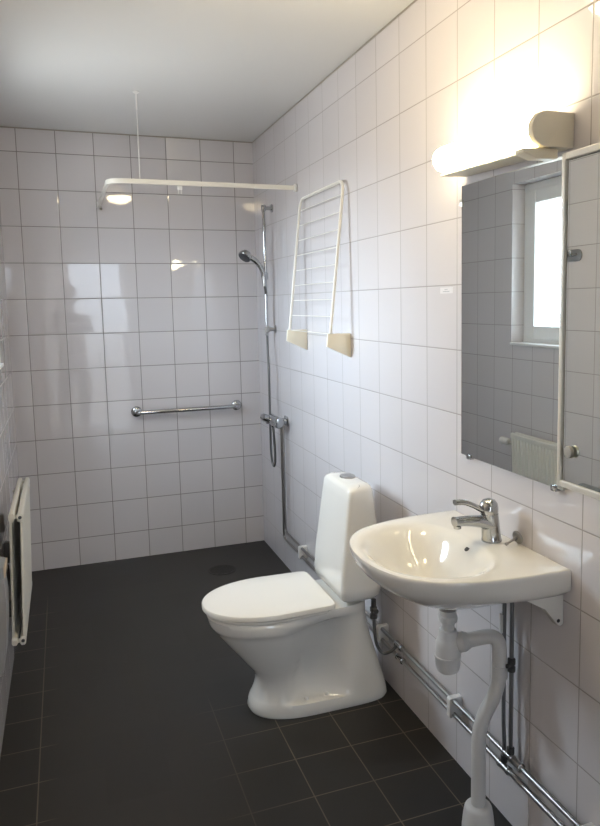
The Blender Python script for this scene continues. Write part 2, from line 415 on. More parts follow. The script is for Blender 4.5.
# risers to the faucet
r1 = thing('riser_pipe', (PX, -2.80, .2), 'thin grey riser pipe under the basin bending into the lower wall pipe', 'pipe')
bm = B(); tube(bm, fillet([(PX, -2.795, .735), (PX, -2.795, .33), (PX, -2.80, .27), (PX, -2.80, .2005)], .05, 6), .0058, 12); obj('pipe_run', bm, 'greypipe', r1)
bm = B(); lathe(bm, [(.006, .205), (.010, .207), (.010, .228), (.006, .231)], (PX, -2.80, 0), 'Z', 12); obj('compression_nut', bm, 'darkmetal', r1)
bm = B(); lathe(bm, [(.006, .47), (.0095, .472), (.0095, .50), (.006, .502)], (PX, -2.795, 0), 'Z', 12); obj('stop_valve', bm, 'darkmetal', r1)
r2 = thing('riser_pipe', (PX, -2.83, .24), 'thin grey riser pipe under the basin with dark valve, nearest the basin bracket', 'pipe')
bm = B(); tube(bm, [(PX, -2.832, .735), (PX, -2.832, .247)], .0062, 12); obj('pipe_run', bm, 'greypipe', r2)
bm = B(); lathe(bm, [(.0065, .492), (.011, .494), (.011, .507), (.0085, .508), (.0085, .514), (.011, .515), (.011, .530), (.0065, .533)], (PX, -2.832, 0), 'Z', 12)
lathe(bm, [(.006, .0), (.006, -.013), (.0045, -.014)], (PX - .004, -2.832, .511), 'X', 10); obj('stop_valve', bm, 'darkmetal', r2)
bm = B(); lathe(bm, [(.0065, .249), (.011, .251), (.011, .268), (.0065, .271)], (PX, -2.832, 0), 'Z', 12); obj('compression_nut', bm, 'darkmetal', r2)
# clips
def clip_body():
    # U-shaped white saddle holding both pipes
    bm = B()
    prism(bm, [(-.0005, -.034), (-.0005, .034), (-.042, .034), (-.047, .029), (-.047, -.029), (-.042, -.034), (-.036, -.034), (-.036, -.012), (-.022, -.012), (-.022, -.034)], 'Y', -.011, .011, .0025)
    return bm
clips = [(-.905, 'behind the toilet seat, where the pipes run under the drying rack'), (-1.935, 'just behind the toilet base, half hidden by the hose'), (-2.505, 'below the basin, between the toilet and the drain trap'), (-3.145, 'nearest the camera, in the lower right corner')]
labs = ['small white pipe clip on the wall between the shower corner and the cistern', 'small white pipe clip right behind the toilet feed hose', 'small white pipe clip on the wall left of the basin drain pipe', 'small white pipe clip at the lower right corner of the photo']
first = None
for (y, _), lab in zip(clips, labs):
    if first is None:
        first = obj('pipe_clip', clip_body(), 'plastic'); o = first; LOC['c'] = 0
    else:
        o = first.copy(); C.objects.link(o)
    o.location = (0, y, .215); tag(o, lab, 'pipe clip', 'white clips holding the wall pipes')

# ------------------------------------------------------------------ washbasin
SY = -2.755; RZ = .853
def polar(poly, c, N=128, corners=()):
    """resample a closed polygon by angle about c"""
    out = []
    for k in range(N):
        a = 2 * PI * k / N; d = (math.cos(a), math.sin(a)); best = None
        for i in range(len(poly)):
            p, q = poly[i], poly[(i + 1) % len(poly)]
            ex, ey = q[0] - p[0], q[1] - p[1]; den = d[0] * ey - d[1] * ex
            if abs(den) < 1e-12: continue
            px, py = p[0] - c[0], p[1] - c[1]
            t = (px * ey - py * ex) / den; s = (px * d[1] - py * d[0]) / den
            if t > 0 and -1e-6 <= s <= 1 + 1e-6 and (best is None or t < best): best = t
        out.append((c[0] + d[0] * best, c[1] + d[1] * best))
    for p in corners:
        k = min(range(N), key=lambda i: (out[i][0] - p[0]) ** 2 + (out[i][1] - p[1]) ** 2); out[k] = p
    return out
half = [(.0015, .286), (.05, .286), (.14, .283), (.22, .273), (.29, .255), (.345, .230), (.396, .184), (.427, .125), (.443, .062), (.448, 0)]
hs = [tuple(p) for p in (Vector((a, b, 0)) for a, b in half)]
sp = [(v.x, v.y) for v in spline([(a, b, 0) for a, b in half], 5)]
outer = polar(sp + [(u, -v) for u, v in sp[-2::-1]], (.2, 0), corners=[half[0], (half[0][0], -half[0][1])])
inhalf = [(.122, 0), (.123, .08), (.135, .14), (.165, .185), (.215, .212), (.275, .210), (.335, .185), (.382, .138), (.41, .075), (.418, 0)]
si = [(v.x, v.y) for v in spline([(a, b, 0) for a, b in inhalf], 5)]
inner = polar([(u, v) for u, v in si] + [(u, -v) for u, v in si[-2:0:-1]], (.27, 0))
def apron(sc_, z):
    sw = 1 - max(0, min(1, (.800 - z) / .034)) ** 2 * .25; sw = max(sc_, sw) if z > .767 else sc_
    out = []
    for u, v in outer:
        t = max(0, min(1, (.34 - u) / .27)); t = t * t * (3 - 2 * t); e = sc_ + (sw - sc_) * t
        out.append((-max(.0015, .18 + (u - .18) * e), SY + v * e, z))
    return out
def ring(poly, c, s, z, umin=.0015): return [(-max(umin, c[0] + (u - c[0]) * s), SY + c[1] + (v - c[1]) * s, z) for u, v in poly]
oc = (.2, 0); ic = (.27, 0)
basin = thing('washbasin', (0, SY, RZ), 'white porcelain washbasin with rounded front, wall hung below the mirror', 'washbasin')
bm = B()
rings = [apron(s, z) for s, z in ((.09, .684), (.15, .686), (.22, .692), (.31, .702), (.42, .716), (.54, .732), (.66, .750), (.765, .7675), (.80, .774), (.855, .785), (.915, .800), (.955, .815), (.982, .830), (.998, .843), (.998, .849))]
rings.append(ring(outer, oc, .992, RZ))
a, b = ring(outer, oc, .980, RZ + .0005), ring(inner, (.27, 0), 1.11, RZ + .0003)
rings += [a, b]
for s, z in ((1.06, RZ - .0012), (1.01, RZ - .0045), (.95, RZ - .011), (.88, RZ - .022), (.80, RZ - .037), (.71, RZ - .056), (.61, RZ - .074), (.49, RZ - .091), (.35, RZ - .105), (.21, RZ - .114), (.08, RZ - .1165)):
    rings.append(ring(inner, (.25, 0), s, z))
loft(bm, rings)
basin_o = obj('basin', bm, 'porcelain', basin, sharp=60)
bm = B(); lathe(bm, [(.030, .0), (.031, .003), (.026, .004), (.010, .002)], (-.25, SY, RZ - .1163), 'Z', 24); obj('waste_grate', bm, 'chrome', basin)
bm = B(); lathe(bm, [(.008, 0), (.0085, .0015), (.006, .0015)], (0, 0, 0), 'Z', 16)
nrm = Vector((-.6, 0, .8)).normalized(); q = Vector((0, 0, 1)).rotation_difference(nrm)
for v in bm.verts: v.co = q @ v.co + Vector((-.1325, SY - .012, RZ - .0165))
obj('overflow_hole', bm, 'rubber', basin)['label'] = 'small dark overflow hole'
for s, nm in ((1, .20), (-1, -.248)):
    bm = B(); y = SY + nm
    prism(bm, [(-.0015, .80), (-.0015, .702), (-.010, .697), (-.020, .701), (-.055, .752), (-.09, .768), (-.11, .778), (-.1, .80)], 'Y', y - .012, y + .012, .003)
    bk = obj('wall_bracket', bm, 'porcelain', basin)
    bm = B(); lathe(bm, [(.004, -.0005), (.005, .001), (.002, .001)], (-.018, y - .0125, .714), 'Y', 10)
    for v in bm.verts: v.co.y = 2 * (y - .0125) - v.co.y
    obj('screw', bm, 'rubber', bk)
# faint maker's mark on the side of the apron
cu = bpy.data.curves.new('maker_mark', 'FONT'); cu.body = 'IDO'; cu.size = .017; cu.extrude = .0002; cu.align_x = 'CENTER'
to = bpy.data.objects.new('t', cu); C.objects.link(to)
dg = bpy.context.evaluated_depsgraph_get(); tm = bpy.data.meshes.new_from_object(to.evaluated_get(dg)); bpy.data.objects.remove(to)
bm = B(); bm.from_mesh(tm)
for v in bm.verts: v.co = Vector((-.040 + v.co.x * 1.25, SY - .2842 - v.co.z, .822 + v.co.y))
obj('maker_mark', bm, 'logo', basin, smooth=False)

# faucet on the ledge
FYc = SY - .020; FXc = -.060
fa = thing('faucet', (FXc, FYc, RZ), 'chrome single lever faucet on the back ledge of the washbasin', 'faucet')
bm = B(); lathe(bm, [(.0285, .001), (.0285, .006), (.027, .010), (.026, .03), (.0255, .06), (.025, .08)], (FXc, FYc, RZ), 'Z', 28)
for v in bm.verts: v.co.x -= max(0, (v.co.z - RZ)) * .10
obj('body', bm, 'chrome', fa)
bm = B()
sect = [(math.cos(2 * PI * k / 18) * 1.15, math.sin(2 * PI * k / 18) * .85) for k in range(18)]
pts = spline([(FXc - .002, FYc, RZ + .046), (FXc - .04, FYc, RZ + .060), (FXc - .08, FYc, RZ + .066), (FXc - .118, FYc, RZ + .068)], 6)
tube(bm, pts, [.023 - .0075 * min(1, i / 14) for i in range(len(pts))], sect=sect)
spout = obj('spout', bm, 'chrome', fa)
bm = B(); lathe(bm, [(.0105, 0), (.0105, -.007), (.009, -.008), (.006, -.0075)], (FXc - .108, FYc, RZ + .056), 'Z', 18); obj('aerator', bm, 'chrome', spout)
bm = B()
cap = (FXc - .010, FYc, RZ + .082)
lathe(bm, [(.024, -.004), (.0262, .0), (.0268, .012), (.0245, .025), (.017, .035), (.006, .039)], cap, 'Z', 28)
sect = [(math.cos(2 * PI * k / 16) * 1.0, math.sin(2 * PI * k / 16) * .42) for k in range(16)]
pts = spline([(FXc - .014, FYc, RZ + .086), (FXc - .038, FYc, RZ + .095), (FXc - .062, FYc, RZ + .108), (FXc - .088, FYc, RZ + .119), (FXc - .116, FYc, RZ + .122)], 6)
tube(bm, pts, [.0138 - .001 * (i / len(pts)) for i in range(len(pts))], sect=[(s[0] * .9, s[1] * 1.4) for s in sect])
obj('lever', bm, 'chrome', fa)

# basin plug parked against the wall
pg = thing('basin_plug', (-.012, SY - .075, RZ), 'small grey metal basin plug leaning on the wall beside the faucet', 'plug')
ax = Vector((-.80, -.12, -.22)).normalized(); q = Vector((0, 0, 1)).rotation_difference(ax); pc = Vector((-.0125, SY - .078, RZ + .022))
bm = B(); lathe(bm, [(.013, 0), (.0185, .001), (.019, .003), (.017, .006), (.008, .007)], (0, 0, 0), 'Z', 24)
for v in bm.verts: v.co = q @ v.co + pc
obj('plug_disc', bm, 'dullchrome', pg)
bm = B(); lathe(bm, [(.0035, .006), (.0035, .040), (.005, .041), (.005, .047), (.003, .048)], (0, 0, 0), 'Z', 12)
for v in bm.verts: v.co = q @ v.co + pc
obj('stem', bm, 'dullchrome', pg)

# ------------------------------------------------------------------ drain trap under the basin
TX, TYY = -.180, SY + .012
tr = thing('drain_trap', (-.1, -2.78, 0), 'white plastic bottle trap and waste pipe from basin to floor', 'drain pipe')
bm = B(); lathe(bm, [(.028, .690), (.0315, .680), (.0315, .674), (.026, .668), (.026, .6635)], (TX, TYY, 0), 'Z', 24); obj('drain_flange', bm, 'dullchrome', tr)
bm = B(); lathe(bm, [(.0235, .664), (.0235, .648), (.026, .646), (.027, .640), (.026, .630), (.019, .626), (.018, .600), (.017, .590)], (TX, TYY, 0), 'Z', 24); obj('tailpiece', bm, 'trap', tr)
bm = B(); lathe(bm, [(.020, .606), (.025, .604), (.027, .598), (.027, .584), (.030, .578), (.034, .568), (.0355, .556), (.0355, .532), (.037, .531), (.037, .524), (.0355, .522), (.035, .500), (.032, .488), (.024, .482), (.008, .480)], (TX, TYY, 0), 'Z', 28); obj('trap_cup', bm, 'trap', tr)
EX, EY, EZ = -.055, SY - .056, .600
bm = B()
path = fillet([(TX + .030, TYY - .012, .566), (EX, EY, EZ), (EX, EY, .44), (-.105, -2.785, .33), (-.105, -2.785, .06)], [0, .05, .06, .06, 0], 8)
tube(bm, path, .0205, 20); obj('waste_pipe', bm, 'trap', tr)
bm = B()
d = (Vector((EX, EY, EZ)) - Vector((TX + .03, TYY - .012, .566))).normalized()
tube(bm, [Vector((TX + .024, TYY - .010, .5645)) + d * t for t in (0, .004, .006, .022, .024, .034)], [.024, .027, .028, .028, .0255, .0225], 20); obj('union_nut', bm, 'trap', tr)
bm = B(); tube(bm, [(EX + .022, EY + .022, EZ - .01), (EX + .022, EY + .022, EZ + .042)], .0085, 12); obj('vent_stub', bm, 'trap', tr)
bm = B(); tube(bm, [(EX, EY, .508), (EX, EY, .506), (EX, EY, .472), (EX, EY, .470)], [.021, .0228, .0228, .021], 20); obj('pipe_socket', bm, 'trap', tr)
bm = B(); lathe(bm, [(.047, .0005), (.047, .018), (.043, .055), (.039, .078), (.036, .084), (.028, .088), (.0215, .088)], (-.105, -2.785, 0), 'Z', 28); obj('floor_collar', bm, 'trap', tr)

# ------------------------------------------------------------------ shower
BX, BY = -.052, -.415
rl = thing('shower_rail', (0, BY, 1.3), 'vertical chrome shower riser rail on the right wall near the back corner', 'shower rail')
bm = B(); tube(bm, [(BX, BY, 2.055), (BX, BY, 1.335)], .0095, 18); obj('bar', bm, 'chrome', rl)
def rail_bracket(z, sg):
    bm = B(); tube(bm, [(-.001, BY, z), (-.007, BY, z), (-.008, BY, z), (BX - .012, BY, z)], [.022, .022, .011, .011], 20)
    lathe(bm, [(.010, -.018), (.0135, -.017), (.0135, .017), (.010, .018)], (BX, BY, z), 'Z', 20)
    return bm
obj('wall_bracket', rail_bracket(2.047, 1), 'chrome', rl)
obj('wall_bracket', rail_bracket(1.372, -1), 'dullchrome', rl)
bm = B(); lathe(bm, [(.011, -.02), (.016, -.018), (.016, .018), (.011, .02)], (BX, BY, 1.672), 'Z', 20); tube(bm, [(BX - .008, BY - .004, 1.672), (BX - .020, BY - .010, 1.676)], [.012, .014], 16)
obj('slider', bm, 'chrome', rl)
hs_ = thing('hand_shower', (BX - .03, BY, 1.62), 'chrome hand shower with dark spray face, hooked on the riser rail', 'hand shower')
bm = B(); pts = spline([(BX - .012, BY - .022, 1.635), (BX - .016, BY - .022, 1.675), (BX - .030, BY - .022, 1.715), (BX - .055, BY - .022, 1.748), (BX - .085, BY - .022, 1.772), (BX - .115, BY - .022, 1.787)], 6)
n = len(pts); tube(bm, pts, [.0125 + .006 * (i / n) ** 1.5 for i in range(n)], 18)
hd = Vector((BX - .118, BY - .022, 1.781)); ax = Vector((-.60, -.34, -.72)).normalized(); q = Vector((0, 0, 1)).rotation_difference(ax)
b2 = B(); lathe(b2, [(.012, -.030), (.028, -.022), (.036, -.008), (.0385, .004), (.038, .010), (.036, .012)], (0, 0, 0), 'Z', 26)
for v in b2.verts: v.co = q @ v.co + hd
tm = bpy.data.meshes.new('t'); b2.to_mesh(tm); b2.free(); bm.from_mesh(tm)
obj('handle', bm, 'chrome', hs_)
bm = B(); lathe(bm, [(.033, .0121), (.034, .014), (.030, .016), (.010, .017)], (0, 0, 0), 'Z', 26)
for v in bm.verts: v.co = q @ v.co + hd
obj('spray_face', bm, 'spray', hs_)
bm = B(); lathe(bm, [(.008, -.025), (.0105, -.023), (.0125, .0), (.011, .002)], (BX - .012, BY - .022, 1.637), 'Z', 16); obj('hose_nut', bm, 'chrome', hs_)
bm = B(); tube(bm, spline([(BX - .012, BY - .022, 1.615), (BX + .006, BY + .012, 1.53), (BX + .007, BY + .021, 1.44), (BX + .006, BY + .020, 1.34), (BX, BY - .004, 1.24), (BX - .004, BY - .028, 1.12), (BX - .004, BY - .026, .85), (BX - .004, BY - .026, .69), (BX - .001, BY - .033, .620), (BX + .002, BY - .055, .590), (BX + .004, BY - .080, .617), (BX + .002, BY - .090, .70), (BX - .006, BY - .092, .835)], 10), .0068, 12)
obj('hose', bm, 'hose', hs_)
MZ = .866; MX = -.060; MYc = -.548
mx = thing('shower_mixer', (MX, MYc, MZ), 'chrome shower mixer tap on the right wall below the riser rail', 'shower mixer')
bm = B(); lathe(bm, [(.014, -.105), (.026, -.103), (.031, -.095), (.031, .06), (.026, .07), (.014, .073)], (MX, MYc, MZ), 'Y', 24)
lathe(bm, [(.009, -.043), (.011, -.04), (.011, -.015), (.011, 0)], (BX - .006, BY - .092, MZ), 'Z', 16); obj('body', bm, 'chrome', mx)
for y in (MYc - .060, MYc - .026):
    bm = B(); lathe(bm, [(.028, -.001), (.028, -.006), (.016, -.012), (.016, -.045)], (0, y, MZ), 'X', 22)
    obj('escutcheon', bm, 'chrome', mx)
bm = B(); sect = [(math.cos(2 * PI * k / 16) * 1.3, math.sin(2 * PI * k / 16) * .8) for k in range(16)]
lathe(bm, [(.0215, -.014), (.024, -.022), (.022, -.036), (.012, -.040)], (MX, MYc + .045, MZ), 'X', 22)
tube(bm, [(MX - .020, MYc + .045, MZ + .004), (MX - .040, MYc + .045, MZ + .012), (MX - .054, MYc + .045, MZ + .019), (MX - .062, MYc + .045, MZ + .022)], [.025, .027, .026, .018], sect=sect)
obj('lever', bm, 'chrome', mx)
# floor drain in the shower corner
fd = thing('floor_drain', (-.36, -.42, 0), 'dark round floor drain in the shower corner', 'floor drain')
bm = B(); lathe(bm, [(.080, .0003), (.080, .0022), (.076, .003), (.074, .0022), (.02, .0020)], (-.36, -.42, 0), 'Z', 40); obj('drain_rim', bm, 'drainmetal', fd)
bm = B()
for k in range(-4, 5):
    w = math.sqrt(.07 ** 2 - (k * .015) ** 2); box(bm, -.36 - w, -.36 + w, -.42 + k * .015 - .004, -.42 + k * .015 + .004, .0021, .0034)
obj('grate', bm, 'drainmetal', fd)

# grab bar on the back wall
gb = thing('grab_bar', (-.45, 0, .9), 'chrome grab bar mounted level on the back wall', 'grab bar')
gx0, gx1, gz = -.755, -.152, .892
bm = B(); tube(bm, fillet([(gx0, -.012, gz), (gx0, -.060, gz), (gx1, -.060, gz), (gx1, -.012, gz)], .035, 8), .0125, 18); obj('bar', bm, 'chrome', gb)
for x in (gx0, gx1):
    bm = B(); lathe(bm, [(.032, -.001), (.032, -.004), (.029, -.009), (.02, -.014), (.013, -.015)], (x, 0, gz), 'Y', 28); obj('wall_flange', bm, 'chrome', gb)

# ------------------------------------------------------------------ shower curtain rail
RLZ = 2.090; CX = -.905; CYr = -.878
cr = thing('curtain_rail', (-.45, CYr, RLZ), 'white L-shaped shower curtain rail hanging from a ceiling rod', 'curtain rail')
sect = [(.0045, -.014), (.0045, .014), (-.0045, .014), (-.0045, -.014)]
def strip(bm, pts, hw, hh):
    pts = [Vector(p) for p in pts]; R_ = []
    for i, p in enumerate(pts):
        t = (pts[min(i + 1, len(pts) - 1)] - pts[max(i - 1, 0)]).normalized(); s = Vector((t.y, -t.x, 0))
        R_.append([p + s * a + Vector((0, 0, b)) for a, b in ((hw, -hh), (hw, hh), (-hw, hh), (-hw, -hh))])
    return loft(bm, R_)
bm = B(); strip(bm, fillet([(-.014, CYr, RLZ), (CX, CYr, RLZ), (CX, -.012, RLZ)], .085, 12), .006, .0105); obj('rail', bm, 'rail', cr)
bm = B(); box(bm, -.016, -.001, CYr - .012, CYr + .012, RLZ - .018, RLZ + .018, .003); obj('wall_socket', bm, 'plastic', cr)
bm = B(); box(bm, CX - .012, CX + .012, -.014, -.001, RLZ - .018, RLZ + .018, .003); obj('wall_socket', bm, 'plastic', cr)
bm = B(); tube(bm, [(CX + .008, -.020, RLZ - .014), (CX + .008, -.034, RLZ - .026)], [.006, .008], 12); obj('end_screw', bm, 'brushed', cr)
bm = B(); tube(bm, [(-.762, CYr, RLZ + .0095), (-.762, CYr, H - .004)], .0021, 12); lathe(bm, [(.0035, .08), (.0035, .004)], (-.762, CYr, H - .085), 'Z', 12); rod = obj('ceiling_rod', bm, 'plastic', cr)
bm = B(); lathe(bm, [(.006, -.010), (.012, -.006), (.015, -.003), (.015, -.0005)], (-.762, CYr, H), 'Z', 20); obj('ceiling_plate', bm, 'plastic', rod)
bm = B(); box(bm, -.592, -.570, CYr - .004, CYr + .004, RLZ - .030, RLZ - .0125, .002); tube(bm, [(-.588, CYr, RLZ - .028), (-.588, CYr, RLZ - .05)], .002, 8); tube(bm, [(-.574, CYr, RLZ - .028), (-.574, CYr, RLZ - .05)], .002, 8)
obj('glider', bm, 'plastic', cr)

# ------------------------------------------------------------------ folded drying rack
dk = thing('drying_rack', (0, -1.28, 1.38), 'folded white wire drying rack hung on two cream wall brackets', 'drying rack')
ya, yb = -.985, -1.575
def rk(y, t): return Vector((-.090 + .072 * t, y, 1.372 + (2.018 - 1.372) * t))
bm = B(); tube(bm, fillet([rk(ya, 0), rk(ya, 1), rk(yb, 1), rk(yb, 0)], .055, 10), .0068, 16); obj('frame', bm, 'enamel', dk)
for k in range(9):
    t = .02 + .112 * k
    a, b = rk(ya, t), rk(yb, t); b_ = B(); tube(b_, [a + Vector((.004, -.003, 0)), b + Vector((.004, .003, 0))], .0019, 8); obj('rung', b_, 'enamel', dk)
for y in (ya, yb):
    bm = B(); prism(bm, [(-.001, 1.386), (-.001, 1.283), (-.107, 1.332), (-.102, 1.386)], 'Y', y - .009, y + .007, .002)
    bo = obj('wall_bracket', bm, 'cream', dk)
    bm = B(); lathe(bm, [(.010, 1.3865), (.010, 1.390), (.006, 1.391)], (-.088, y, 0), 'Z', 14); obj('pivot_cap', bm, 'plastic', bo)

# ------------------------------------------------------------------ mirror, cabinet, lamp
my0, my1, mz0, mz1 = -3.022, -2.528, 1.047, 1.850
mr_ = thing('wall_mirror', (0, -2.775, 1.45), 'frameless rectangular mirror on the right wall above the washbasin', 'mirror')
bm = B(); box(bm, -.014, -.0085, my0, my1, mz0, mz1, .001, 1); obj('mirror_glass', bm, 'mirror', mr_, smooth=False)
bm = B(); box(bm, -.0083, -.0015, my0 + .02, my1 - .02, mz0 + .02, mz1 - .02); obj('backing_board', bm, 'plastic', mr_, smooth=False)
for y, z in ((-2.575, mz0 - .001), (-2.985, mz0 - .001)):
    bm = B(); box(bm, -.018, -.001, y - .010, y + .010, z - .007, z - .0005, .0015); box(bm, -.018, -.0145, y - .010, y + .010, z - .002, z + .008, .001); obj('mirror_clip', bm, 'chrome', mr_)
bm = B(); box(bm, -.018, -.001, my1 + .0005, my1 + .007, 1.80 - .010, 1.80 + .010, .0015); box(bm, -.018, -.0145, my1 - .008, my1 + .002, 1.79, 1.81, .001)
obj('mirror_clip', bm, 'brushed', mr_)

cab = thing('mirror_cabinet', (0, -3.4, 1.11), 'white framed mirror cabinet at the right edge, beside the wall mirror', 'cabinet')
cy1, cy0, cz0, cz1 = -3.148, -3.75, 1.104, 1.818
bm = B(); box(bm, -.108, -.001, cy0, cy1 - .003, cz0 + .002, cz1 - .002, .002); obj('carcass', bm, 'enamel', cab, smooth=False)
bm = B()
box(bm, -.132, -.1085, cy1 - .011, cy1, cz0, cz1, .002); box(bm, -.132, -.1085, cy0, cy0 + .011, cz0, cz1, .002)
box(bm, -.132, -.1085, cy0 + .011, cy1 - .011, cz0, cz0 + .014, .002); box(bm, -.132, -.1085, cy0 + .011, cy1 - .011, cz1 - .014, cz1, .002)
obj('front_frame', bm, 'enamel', cab, smooth=False)
bm = B(); box(bm, -.127, -.122, cy0 + .014, cy1 - .016, cz0 + .0145, cz1 - .0165, .0008, 1); cd = obj('door', bm, 'mirror', cab, smooth=False)
cd['label'] = 'mirror glass door'
bm = B(); box(bm, -.1215, -.1087, cy0 + .012, cy1 - .012, cz0 + .0145, cz1 - .0145); obj('inner_panel', bm, 'darkmetal', cab, smooth=False)
bm = B(); lathe(bm, [(.004, -.1272), (.004, -.130), (.0125, -.1305), (.0135, -.132), (.0135, -.137), (.012, -.1385), (.004, -.139)], (0, -3.192, 1.187), 'X', 26); obj('knob', bm, 'brushed', cd)
for y, l in ((-3.165, .02), (-3.23, .07)):
    bm = B(); box(bm, -.05, -.012, y - l / 2, y + l / 2, cz1 - .001, cz1 + .022, .006); obj('hanging_lug', bm, 'plastic', cab)

LY0, LY1 = -3.018, -2.535
lamp = thing('wall_lamp', (0, -2.775, 1.9), 'lit tubular wall lamp glowing warm above the wall mirror', 'wall lamp')
bm = B(); prism(bm, [(-.0015, 1.862), (-.0015, 1.932), (-.045, 1.936), (-.0535, 1.925), (-.0535, 1.870), (-.088, 1.8655), (-.088, 1.859), (-.0535, 1.860)], 'Y', LY0 + .018, LY1, .002); obj('housing', bm, 'lampbase', lamp)
bm = B(); lathe(bm, [(.012, 0), (.026, .004), (.033, .013), (.0355, .024), (.0355, LY1 - .002 - LY0 - .02 - .012 + .0)], (-.083, 0, 1.904), 'Y', 32)
for v in bm.verts: v.co.y = LY1 + .008 - v.co.y
obj('diffuser', bm, 'diffuser', lamp)
arc = [(-.078 - .0395 * math.sin(math.radians(a)), 1.9025 + .0395 * math.cos(math.radians(a))) for a in range(0, 181, 12)]
bm = B(); prism(bm, [(-.0015, 1.942)] + arc + [(-.0015, 1.863)], 'Y', LY0 - .004, LY0 + .017, .003); obj('end_cap', bm, 'lampbase', lamp)
bm = B(); prism(bm, [(-.040, 1.8585), (-.040, 1.838), (-.100, 1.836), (-.134, 1.848), (-.134, 1.858), (-.118, 1.8585)], 'Y', LY0 + .002, LY0 + .040, .003); sw = obj('socket_box', bm, 'lampbase', lamp)
lamp.rotation_euler = (.03, 0, 0); lamp.location.z += .0065

# small paper label on a tile
st = tag(obj('paper_label', box(B(), -.0010, -.0004, -2.452, -2.372, 1.538, 1.557), 'sticker', smooth=False), 'small white printed sticker on a tile left of the mirror', 'label')
for y0, y1, z0, z1 in ((-2.420, -2.398, 1.5488, 1.5515), (-2.432, -2.390, 1.5425, 1.5455)):
    bm = B()
    y = y0
    while y < y1 - .002:
        w = random.choice((.002, .003, .004)); box(bm, -.0014, -.0010, y, min(y1, y + w), z0, z1); y += w + .0012
    obj('print', bm, 'ink', st, smooth=False)

# ------------------------------------------------------------------ radiator under the window
ry0, ry1, rz0, rz1 = -1.485, -.845, .215, .738
ra = thing('radiator', (-1.35, -1.16, rz0), 'white double panel radiator on the left wall under the window', 'radiator')
def panel(xf, sgn):
    """ribbed sheet panel with square-rounded header tubes top and bottom"""
    bm = B(); xs = xf; n = 21; pts_f = []
    y = ry0 + .004; w = (ry1 - ry0 - .008) / n; outl = []
    for k in range(n):
        for t, dx in ((0, 0), (.28, 0), (.42, .006), (.86, .006), (1, 0)):
            outl.append((y + (k + t) * w, xs + sgn * dx))
    back = [(yy, xx - sgn * .003) for yy, xx in reversed(outl)]
    loft(bm, [[(xx, yy, z) for yy, xx in outl + back] for z in (rz0 + .03, rz1 - .03)])
    return bm
def header(x, z):
    bm = B(); prism(bm, [(x - .0105, z - .011), (x - .0105, z + .009), (x - .006, z + .016), (x + .006, z + .016), (x + .0105, z + .009), (x + .0105, z - .011), (x + .006, z - .018), (x - .006, z - .018)], 'Y', ry0, ry1, .002)
    return bm
for x, s in ((-1.379, -1), (-1.349, 1)):
    p_ = obj('panel', panel(x + s * .0035, s), 'radiator', ra, smooth=False)
    for z in (rz1 - .016, rz0 + .018):
        h_ = obj('header_tube', header(x, z), 'radiator', p_)
        bm = B(); lathe(bm, [(.0065, .0), (.0065, -.003), (.003, -.003)], (x, ry0, z), 'Y', 12); obj('end_plug', bm, 'radiator' if s < 0 else 'darkmetal', h_)
for y, z in ((ry0 + .012, rz1 - .022), (ry0 + .012, rz0 + .006), (ry1 - .024, rz1 - .022), (ry1 - .024, rz0 + .006)):
    obj('cross_tube', box(B(), -1.372, -1.357, y, y + .012, z, z + .012), 'radiator', ra)
for y in (ry0 + .10, ry1 - .10):
    for z0, z1 in ((.52, .60), (.30, .36)): obj('wall_bracket', box(B(), -1.4155, -1.391 + (z0 > .4) * .004, y - .018, y + .018, z0, z1, .003), 'darkmetal', ra)
VX, VZ = -1.366, rz1 - .068
vv = B(); tube(vv, [(VX, ry1 - .012, VZ), (VX, ry1 + .05, VZ)], .009, 14); lathe(vv, [(.008, .018), (.013, .02), (.013, .034), (.008, .036)], (VX, ry1, VZ), 'Y', 14); tube(vv, [(VX, ry1 + .04, VZ), (-1.414, ry1 + .04, VZ - .002)], .007, 12)
va = obj('valve', vv, 'brushed', ra)
bm = B(); lathe(bm, [(.012, .058), (.017, .06), (.019, .07), (.022, .078), (.0225, .128), (.02, .136), (.008, .138)], (VX, ry1, VZ), 'Y', 20); obj('thermostat_head', bm, 'plastic', va)
ra.rotation_euler = (0, .0385, 0)        # it hangs a little away from the wall at the top

# bag holder on the left wall, at the left edge of the photo
bh = thing('bag_holder', (-1.39, -1.72, .6), 'grey wall-mounted bag holder at the left edge, in front of the radiator', 'bag holder')
bm = B(); prism(bm, rrect(-1.4155, -1.372, -1.80, -1.66, (.02, .004, .004, .02)), 'Z', .592, .634, .004); obj('rim', bm, 'blueplastic', bh)
bm = B(); prism(bm, [(-1.373, .594), (-1.3685, .597), (-1.3665, .632), (-1.373, .632)], 'Y', -1.785, -1.675, .001); obj('front_strip', bm, 'beige', bh)
bm = B()
rings = []
for i, (z, x1, w) in enumerate(((.591, -1.376, .060), (.52, -1.372, .064), (.42, -1.376, .060), (.32, -1.385, .055), (.26, -1.396, .046), (.235, -1.406, .034))):
    rings.append([(a + .002 * math.sin(9 * k + i), b, z) for k, (a, b) in enumerate(rrect(-1.412, x1, -1.73 - w, -1.73 + w, .003))])
loft(bm, rings); obj('bag', bm, 'bag', bh)

# chrome double hook on the left wall, seen in the cabinet mirror
hk = thing('towel_hook', (-W, -1.545, 1.722), 'chrome double hook plate on the left wall, seen in the cabinet mirror', 'hook')
bm = B(); prism(bm, [(a, b) for a, b in rrect(-1.617, -1.49, 1.692, 1.748, .027)], 'X', -W + .001, -W + .006, .001); obj('back_plate', bm, 'dullchrome', hk)
for y in (-1.58, -1.51):
    bm = B(); tube(bm, spline([(-W + .006, y, 1.725), (-W + .03, y, 1.718), (-W + .042, y, 1.728), (-W + .045, y, 1.742)], 5), .006, 12); obj('hook', bm, 'chrome', hk)

